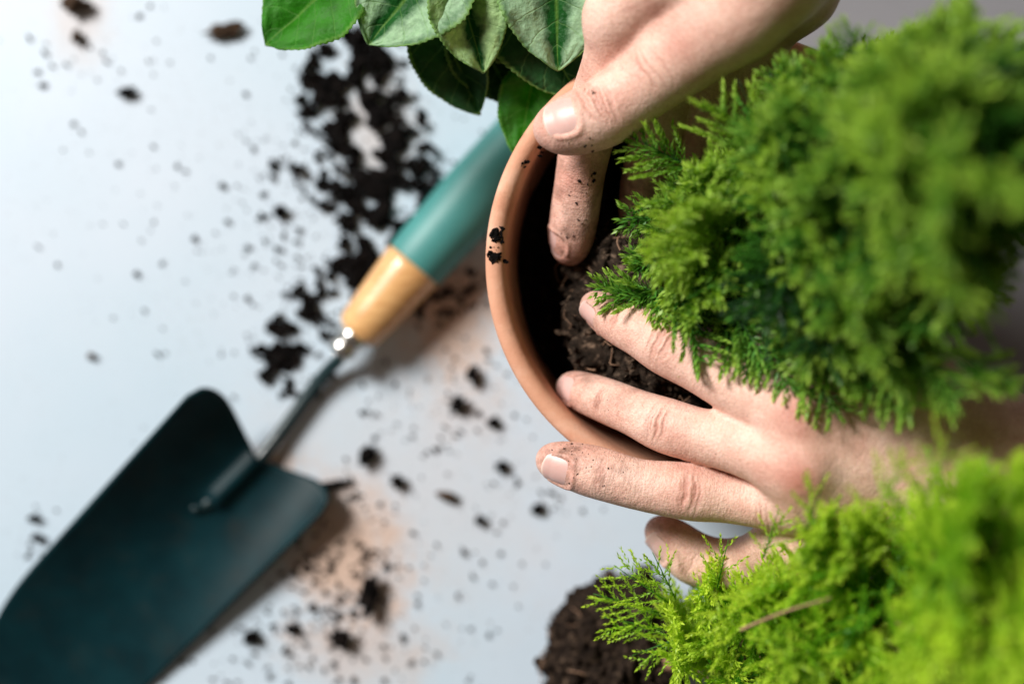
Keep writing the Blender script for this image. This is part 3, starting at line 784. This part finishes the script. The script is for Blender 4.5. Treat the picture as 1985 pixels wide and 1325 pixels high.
def surface_nets(vol, lo, h):
    s = vol < 0
    nx, ny, nz = vol.shape
    c = [s[i:nx - 1 + i, j:ny - 1 + j, k:nz - 1 + k] for i in (0, 1) for j in (0, 1) for k in (0, 1)]
    cnt = sum(x.astype(np.int8) for x in c)
    act = (cnt > 0) & (cnt < 8)
    ijk = np.argwhere(act); idx = np.full(act.shape, -1, np.int32); idx[act] = np.arange(len(ijk))
    corners = np.array([(i, j, k) for i in (0, 1) for j in (0, 1) for k in (0, 1)])
    val = np.stack([vol[ijk[:, 0] + q[0], ijk[:, 1] + q[1], ijk[:, 2] + q[2]] for q in corners], 1)
    acc = np.zeros((len(ijk), 3)); num = np.zeros(len(ijk))
    for a in range(8):
        for b in range(a + 1, 8):
            if np.abs(corners[a] - corners[b]).sum() != 1: continue
            va, vb = val[:, a], val[:, b]; m = (va < 0) != (vb < 0)
            t = np.where(m, va / (va - vb + 1e-12), 0)
            p = corners[a] + t[:, None] * (corners[b] - corners[a])
            acc += np.where(m[:, None], p, 0); num += m
    V = (ijk + acc / num[:, None]) * h + lo
    F = []
    for ax in range(3):
        sl0 = [slice(None)] * 3; sl1 = [slice(None)] * 3; sl0[ax] = slice(0, -1); sl1[ax] = slice(1, None)
        A, B = s[tuple(sl0)], s[tuple(sl1)]
        e = np.argwhere(A != B)
        o1, o2 = [(1, 2), (2, 0), (0, 1)][ax]
        ok = (e[:, o1] > 0) & (e[:, o2] > 0) & (e[:, o1] < vol.shape[o1] - 1) & (e[:, o2] < vol.shape[o2] - 1); e = e[ok]
        u1 = np.zeros(3, int); u1[o1] = 1; u2 = np.zeros(3, int); u2[o2] = 1
        q = [e - u1 - u2, e - u2, e, e - u1]
        ids = np.stack([idx[x[:, 0], x[:, 1], x[:, 2]] for x in q], 1)
        flip = A[tuple(e.T)]
        ids[~flip] = ids[~flip][:, ::-1]
        F.append(ids)
    F = np.concatenate(F); F = F[(F >= 0).all(1)]
    return V, F

def dense(nodes):
    """photo-space nodes (px,py,z,r) -> smooth list of (xyz, r)"""
    a = np.array([(*P(n[0], n[1], n[2]), n[3]) for n in nodes])
    s = spline(a, (len(a) - 1) * 3 + 1)
    return [(q[:3], float(q[3])) for q in s]
def make_hand(name, label, fingers, palm, webs, creases, nails, reds, dirts, kf=.30, kp=1.0, h=.1):
    """fingers: dict name->nodes ; palm: list of node chains ; creases: (finger,node index,n,spread,depth)"""
    allp = np.array([P(*n[:3]) for f in fingers.values() for n in f] + [P(*n[:3]) for c in palm for n in c])
    lo = allp.min(0) - 3.2; hi = allp.max(0) + 3.2
    F = Field(lo, hi, h)
    Dp = F.new()
    for c in palm:
        nodes = [(P(*n[:3]), n[3]) for n in c]
        F.chain(Dp, nodes, kp)
    for a, b, r in webs:
        F.cone(Dp, P(*a), P(*b), r, r, .55)
    D = Dp.copy()
    dn = {}
    for k, f in fingers.items():
        dn[k] = dense(f); Df = F.new(); F.chain(Df, dn[k], kf)
        D = smin(D, smin(Dp, Df, .75), .16)
    V, Q = surface_nets(D, F.lo.astype(float), h)
    root = empty(name, V.mean(0)); tag(root, label, 'hand')
    tmp = mesh_obj('tmp', V, Q, None)
    md = tmp.modifiers.new('s', 'SUBSURF'); md.levels = 1; md.render_levels = 1
    dg = bpy.context.evaluated_depsgraph_get()
    me = bpy.data.meshes.new_from_object(tmp.evaluated_get(dg))
    n = len(me.vertices); co = np.empty(n * 3); me.vertices.foreach_get('co', co); co = co.reshape(-1, 3) * 100
    no = np.empty(n * 3, np.float32); me.vertices.foreach_get('normal', no); no = no.reshape(-1, 3)
    disp = np.zeros(n); red = np.zeros(n); cre = np.zeros(n)
    for (fk, ni, cnt, spread, depth, nrm) in creases:
        f = fingers[fk]; c = P(*f[ni][:3]); r = f[ni][3]
        d = P(*f[min(ni + 1, len(f) - 1)][:3]) - P(*f[max(ni - 1, 0)][:3]); d /= np.linalg.norm(d)
        nn = np.asarray(nrm, float); nn = nn - d * np.dot(nn, d); nn /= np.linalg.norm(nn); s = np.cross(d, nn)
        rel = co - c; u = rel @ d; v = rel @ s; w = rel @ nn
        sel = (np.abs(u) < spread + .5) & (np.abs(v) < r * 1.25) & (w > -.35 * r) & (np.linalg.norm(rel, axis=1) < r * 2.2)
        ii = np.nonzero(sel)[0]; uu, vv, ww = u[ii], v[ii], w[ii]
        dm = np.clip((ww / r + .15) / .5, 0, 1) * np.exp(-(vv / (r * .78)) ** 4)
        wob = np.array([mnoise.noise(Vector((x * 3.1 + c[0], y * 3.1 + c[1], 1.7))) for x, y in zip(vv, uu)])
        wob2 = np.array([mnoise.noise(Vector((x * 9 + c[1], y * 9 + c[0], 4.2))) for x, y in zip(vv, uu)])
        tot = np.zeros(len(ii))
        for q in range(cnt):
            t = (q + .5) / cnt * 2 - 1 + RNG.uniform(-.12, .12)
            u0 = spread * t * (1 - .55 * (vv / r) ** 2) + .10 * wob + .03 * wob2
            amp = (1 - .45 * abs(t)) * RNG.uniform(.55, 1.15)
            ctr = RNG.uniform(-.25, .25) * r; vw = r * RNG.uniform(.5, .95)
            tot = np.maximum(tot, amp * np.exp(-((uu - u0) / .046) ** 2) * np.exp(-((vv - ctr) / vw) ** 4))
        bulge = .35 * depth * np.exp(-(uu / (spread * 1.1)) ** 2)
        disp[ii] += dm * (bulge - depth * tot); cre[ii] = np.maximum(cre[ii], dm * tot)
    for (px, py, z, rad, amt) in reds:
        dd = np.linalg.norm(co - P(px, py, z), axis=1); red = np.maximum(red, amt * np.exp(-(dd / rad) ** 2))
    grime = np.zeros(n)
    for (px, py, z, rad, amt) in dirts:
        dd = np.linalg.norm(co - P(px, py, z), axis=1); grime = np.maximum(grime, amt * np.exp(-(dd / rad) ** 2))
    along = np.zeros(n); best = np.full(n, 9e9)
    for fk, lst in dn.items():
        acc = 0; prev = None
        for (q, r) in lst:
            if prev is not None: acc += np.linalg.norm(q - prev)
            prev = q
            dd = ((co - q) ** 2).sum(1); m_ = dd < best
            best[m_] = dd[m_]; 
            along[m_] = acc
    # exact position along the nearest chain (continuous)
    for fk, lst in dn.items():
        pts = np.array([q for q, r in lst]); rs = np.array([r for q, r in lst]); acc = 0
        for a_, b_, ra in zip(pts[:-1], pts[1:], rs):
            L_ = np.linalg.norm(b_ - a_); t_ = ((co - a_) @ (b_ - a_)) / L_ ** 2
            m_ = (t_ >= 0) & (t_ <= 1)
            m_ &= np.linalg.norm(co - a_ - np.clip(t_, 0, 1)[:, None] * (b_ - a_), axis=1) < ra * 1.35
            along[m_] = acc + t_[m_] * L_; acc += L_
    nail_jobs = []
    for (c_fk, t0, t1, halfw, nrm, vis, protr) in nails:
        pts = np.array([q[0] for q in dn[c_fk]]); rs = np.array([q[1] for q in dn[c_fk]])
        A = P(*t0) ; 
        # axis position (base of nail) and tip, in arc length along the finger from the tip
        seg = np.r_[0, np.cumsum(np.linalg.norm(np.diff(pts, axis=0), axis=1))]
        at = lambda s_: (np.array([np.interp(s_, seg, pts[:, q]) for q in range(3)]), np.interp(s_, seg, rs))
        d0 = at(0)[0] - at(t1 if isinstance(t1, float) else 1.2)[0]; d0 /= np.linalg.norm(d0)
        nn = np.asarray(nrm, float); nn = nn - d0 * np.dot(nn, d0); nn /= np.linalg.norm(nn); s = np.cross(d0, nn)
        base_p, base_r = at(t1); mid_p, mid_r = at(t1 * .5); tip_p, tip_r = at(0)
        L = t1 + protr
        org = base_p; 
        # displacement of the skin: sunk under the plate, fold round it
        rel = co - org; u = rel @ d0 / L; v = rel @ s; w = rel @ nn
        R = base_r * 1.04
        ang = np.arctan2(v, w + 1e-6); av = ang * R / halfw
        uu = u * 2 - 1
        dsup = (np.abs(uu) ** 3 + np.abs(av) ** 3) ** (1 / 3)
        ok = (w > 0) & (u > -.6) & (u < 1.3) & (np.abs(v) < R * 1.15) & (w < R * 1.35)
        disp += np.where(ok & (uu < .55), .045 * np.exp(-((dsup - 1.10) / .13) ** 2), 0)
        disp -= np.where(ok, .055 * np.clip((1.0 - dsup) / .12, 0, 1), 0)
        red = np.maximum(red, np.where(ok, .25 * np.exp(-((dsup - 1.05) / .18) ** 2), 0))
        vs, tp = [], []
        NU, NV = 26, 21
        for i in range(NU):
            a = i / (NU - 1) * 2 - 1
            for j in range(NV):
                b = j / (NV - 1) * 2 - 1
                lim = (1 - abs(a) ** 4.0 * (.5 if a > 0 else .72)) ** .5
                th = b * lim * halfw / R
                sx = (a + 1) / 2 * L + (-.10 * L * (b * b) if a > 0 else .0) * max(a, 0)
                p, r = at(max(t1 - sx, 0)); 
                q_ = org + d0 * sx
                rr = R
                # follow the finger surface a little, but stay straight
                off = np.dot(p - q_, nn) * .65
                drop = .10 * max((sx / L - .55), 0) ** 2 * L
                pos = q_ + nn * (rr * math.cos(th) + off - drop - (R - max(r, mid_r * .86)) * .75 * (sx / L)) + s * (rr * math.sin(th))
                pos = pos - nn * .02 * abs(b) ** 4 - nn * (.05 if a < -.93 else 0)
                vs.append(pos); tp.append(.6 * max(0, min(1, (a - .84) / .1)))
        nail_jobs.append((vs, tp, NU, NV))
    co += no * disp[:, None]
    me.vertices.foreach_set('co', ((co * .01) - np.array(root.location)).ravel())
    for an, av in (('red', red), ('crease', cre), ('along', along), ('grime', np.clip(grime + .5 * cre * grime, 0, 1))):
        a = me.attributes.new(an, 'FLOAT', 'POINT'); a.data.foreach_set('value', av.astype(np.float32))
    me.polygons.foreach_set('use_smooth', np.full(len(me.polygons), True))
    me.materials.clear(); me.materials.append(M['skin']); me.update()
    me.name = 'skin'
    o = link(bpy.data.objects.new('skin', me), root)
    bpy.data.objects.remove(tmp)
    for vs, tp, NU, NV in nail_jobs:
        no_ = mesh_obj('fingernail', vs, grid_faces(NU, NV), M['nail'], root, attrs={'tip': tp})
        sm = no_.modifiers.new('thickness', 'SOLIDIFY'); sm.thickness = .0004; sm.offset = -1
    return root, co, no

UPZ = (0, 0, 1)
right_f = dict(
    index=[(1068, 891, 12.0, .52), (1095, 898, 12.1, .68), (1130, 908, 12.3, .77), (1170, 919, 12.5, .82), (1240, 939, 12.7, .82), (1335, 952, 12.9, .945), (1410, 963, 13.0, .81), (1485, 971, 13.3, .88), (1565, 966, 14.0, 1.05)],
    middle=[(1104, 750, 9.5, .46), (1120, 756, 9.8, .60), (1148, 766, 10.5, .68), (1187, 781, 11.3, .735), (1235, 801, 12.1, .76), (1290, 824, 12.7, .885), (1350, 842, 13.2, .86), (1430, 861, 13.8, .96), (1548, 900, 14.9, 1.16)],
    ring=[(1150, 591, 11.0, .42), (1164, 600, 11.2, .55), (1186, 614, 11.6, .66), (1214, 629, 12.1, .745), (1250, 647, 12.6, .79), (1294, 672, 13.0, .925), (1355, 706, 13.5, .88), (1432, 748, 14.0, .97), (1545, 797, 14.9, 1.14)],
    little=[(1400, 552, 9.6, .48), (1412, 563, 10.0, .60), (1440, 590, 11.0, .68), (1480, 625, 12.2, .72), (1525, 660, 13.2, .77), (1595, 712, 14.2, .95)],
    thumb=[(1276, 1027, 9.8, .42), (1290, 1036, 9.9, .60), (1312, 1055, 10.0, .76), (1338, 1077, 10.1, .84), (1368, 1090, 10.2, .86), (1420, 1093, 10.5, .84), (1490, 1080, 11.2, .98), (1580, 1045, 12.3, 1.2)],
)
right_p = [[(1565, 962, 14.2, 1.08), (1680, 930, 13.8, 1.2), (1800, 895, 13.7, 1.55)], [(1548, 900, 14.9, 1.16), (1670, 872, 14.1, 1.2), (1805, 855, 14.0, 1.6)],
           [(1545, 797, 14.9, 1.14), (1670, 808, 14.1, 1.2), (1805, 815, 13.9, 1.55)], [(1595, 712, 14.2, .95), (1700, 745, 13.8, 1.15), (1800, 775, 13.6, 1.5)],
           [(1580, 1045, 12.3, 1.2), (1700, 985, 13.0, 1.5), (1800, 910, 13.6, 1.55)],
           [(1800, 880, 13.7, 1.85), (1900, 930, 14.2, 1.95), (2300, 1150, 16.5, 2.1), (3000, 1540, 20, 2.5)], [(1805, 800, 13.7, 1.8), (1910, 868, 14.1, 1.9), (2320, 1085, 16.5, 2.1), (3030, 1450, 20, 2.5)]]
right_w = [((1445, 745, 13.6), (1440, 845, 13.4), .62), ((1510, 885, 13.6), (1525, 955, 13.2), .60), ((1470, 655, 13.2), (1460, 740, 13.4), .6),
           ((1530, 990, 12.9), (1470, 1065, 11.6), .5), ((1590, 990, 13.0), (1550, 1040, 12.3), .8)]
right_c = [('index', 5, 8, .44, .085, (0, 0, 1)), ('index', 3, 4, .18, .055, (0, 0, 1)), ('middle', 5, 7, .44, .07, (0, 0, 1)), ('middle', 3, 3, .16, .045, (0, 0, 1)),
           ('ring', 5, 8, .44, .08, (0, 0, 1)), ('ring', 3, 4, .16, .05, (0, 0, 1)), ('thumb', 3, 4, .2, .06, (-.3, -.3, 1)), ('index', 7, 3, .3, .03, (0, -.5, 1))]
right_n = [('index', (0, 0, 0), 1.05, .62, (-.1, -.42, .9), 1, .16), ('ring', (0, 0, 0), .95, .56, (-.45, -.62, .65), 1, .16), ('middle', (0, 0, 0), .95, .56, (-.5, 0, .85), 1, .12), ('thumb', (0, 0, 0), 1.0, .62, (-.72, -.45, .55), 1, .14)]
right_r = [(1552, 928, 15.9, .8, 1.0), (1545, 795, 16.0, .85, .9), (1320, 955, 13.7, .6, .30), (1305, 683, 13.8, .6, .25), (1288, 830, 13.6, .6, .22), (1075, 880, 12.4, .9, .40), (1110, 752, 10.0, 1.0, .55), (1300, 1020, 10.4, .8, .55), (1150, 595, 11.4, .7, .25), (1165, 900, 13, .6, .22)]
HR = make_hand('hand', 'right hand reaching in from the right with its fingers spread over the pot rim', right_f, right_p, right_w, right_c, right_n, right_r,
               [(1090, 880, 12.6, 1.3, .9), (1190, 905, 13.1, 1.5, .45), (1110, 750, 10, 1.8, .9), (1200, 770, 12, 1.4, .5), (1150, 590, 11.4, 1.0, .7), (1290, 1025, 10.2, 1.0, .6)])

left_f = dict(
    thumb=[(1072, 249, 13.6, .64), (1094, 246, 13.7, .84), (1122, 238, 13.8, .98), (1172, 218, 14.0, 1.10), (1225, 182, 14.2, 1.07), (1280, 137, 14.6, 1.20), (1340, 88, 15.0, 1.40), (1430, 18, 15.8, 1.6)],
    index=[(1104, 484, 9.3, .50), (1106, 472, 9.5, .64), (1109, 446, 9.8, .75), (1116, 400, 10.2, .81), (1127, 325, 10.8, .83), (1142, 250, 11.4, .92), (1163, 180, 12.2, .90), (1188, 105, 13.5, .93), (1197, 30, 14.6, 1.02)],
    middle=[(1236, 440, 8.6, .50), (1240, 415, 8.9, .68), (1248, 360, 9.5, .80), (1272, 265, 10.5, .93), (1290, 150, 12.2, .93), (1290, 20, 14.0, 1.1)],
    ring=[(1322, 400, 8.6, .50), (1330, 375, 9, .66), (1345, 330, 9.5, .78), (1362, 265, 10.3, .88), (1378, 160, 11.8, .9), (1390, 30, 13.4, 1.05)],
    little=[(1402, 350, 9, .46), (1410, 330, 9.3, .6), (1440, 255, 10.3, .72), (1462, 165, 11.6, .78), (1478, 55, 13.0, .95)],
)
left_p = [[(1197, 30, 14.6, 1.02), (1300, -60, 15.6, 1.25), (1450, -170, 17.2, 1.5)], [(1290, 20, 14.0, 1.1), (1390, -60, 15.2, 1.25), (1480, -160, 16.8, 1.5)],
          [(1390, 30, 13.4, 1.05), (1470, -50, 14.6, 1.25), (1530, -140, 16.2, 1.5)], [(1478, 55, 13.0, .95), (1540, -20, 14.0, 1.25), (1580, -120, 15.6, 1.45)],
          [(1430, 18, 15.8, 1.6), (1490, -50, 16.2, 1.6), (1540, -140, 16.6, 1.6)],
          [(1480, -160, 17, 1.7), (1640, -330, 19.5, 2.0), (1900, -620, 24, 2.6)], [(1550, -140, 16.2, 1.7), (1700, -300, 18.5, 2.0), (1960, -580, 23.5, 2.6)]]
left_w = [((1225, 70, 13.9), (1330, 70, 14.5), .8), ((1205, 120, 12.9), (1290, 120, 12.4), .55), ((1290, 110, 12.6), (1385, 130, 12.0), .55), ((1380, 130, 12.1), (1465, 140, 11.8), .5)]
left_c = [('thumb', 3, 9, .58, .11, (-.1, .25, 1)), ('index', 5, 3, .3, .03, (-.6, 0, 1)), ('thumb', 5, 3, .5, .03, (0, .1, 1))]
left_n = [('thumb', (0, 0, 0), 1.18, .74, (-.12, .22, 1), 1, .14), ('index', (0, 0, 0), 1.0, .58, (-.8, -.1, .6), 1, .12)]
left_r = [(1095, 290, 13.8, .6, .35), (1190, 205, 15, .7, .25), (1320, 70, 16.4, .9, .35), (1215, 110, 14.2, .8, .5), (1106, 470, 9.8, 1.4, .55), (1120, 350, 11.2, 1.4, .45), (1060, 262, 13.8, .6, .4)]
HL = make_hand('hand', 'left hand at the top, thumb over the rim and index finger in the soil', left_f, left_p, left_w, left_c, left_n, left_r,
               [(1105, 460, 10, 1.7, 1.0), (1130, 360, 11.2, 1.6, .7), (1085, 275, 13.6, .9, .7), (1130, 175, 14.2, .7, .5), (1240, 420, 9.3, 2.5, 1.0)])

# soil specks clinging to the skin
from mathutils.bvhtree import BVHTree
def specks(hand, spots, label):
    sk = [c for c in hand.children if c.data and c.data.name.startswith('skin')][0]
    me = sk.data; loc = Vector(hand.location)
    bvh = BVHTree.FromPolygons([v.co + loc for v in me.vertices], [p.vertices[:] for p in me.polygons])
    cc, ss = [], []; cp = Vector((0, 0, CAM_H / 100))
    for (px, py, n, sp, smx) in spots:
        for _ in range(n):
            g = RNG.normal(size=2) * sp
            t = Vector(P(px + g[0], py + g[1], 5) * .01)
            h = bvh.ray_cast(cp, (t - cp).normalized())
            if h[0] is None: continue
            cc.append(np.array(h[0]) * 100); ss.append(.014 + (smx - .014) * RNG.uniform() ** 3)
    v, f = crumbs_data(cc, ss, 1, .8)
    o = mesh_obj('soil_specks', v, f, M['soil'], smooth=False)
    tag(o, label, 'soil', kind='stuff')
specks(HR[0], [(1130, 890, 34, 26, .045), (1210, 915, 26, 30, .04), (1105, 868, 16, 14, .05), (1100, 936, 5, 5, .06), (1330, 800, 7, 12, .045), (1250, 775, 10, 30, .035), (1300, 620, 8, 30, .03), (1180, 760, 10, 25, .04), (1460, 880, 8, 60, .03)], 'tiny soil specks on the fingers of the right hand')
specks(HL[0], [(1092, 213, 2, 6, .07), (1140, 278, 5, 10, .10), (1115, 268, 6, 14, .05), (1140, 168, 14, 10, .06), (1143, 350, 14, 8, .12), (1120, 385, 10, 12, .07), (1100, 450, 26, 18, .06), (1205, 135, 4, 6, .05), (1090, 215, 5, 14, .04)], 'tiny soil specks on the thumb and index finger of the left hand')
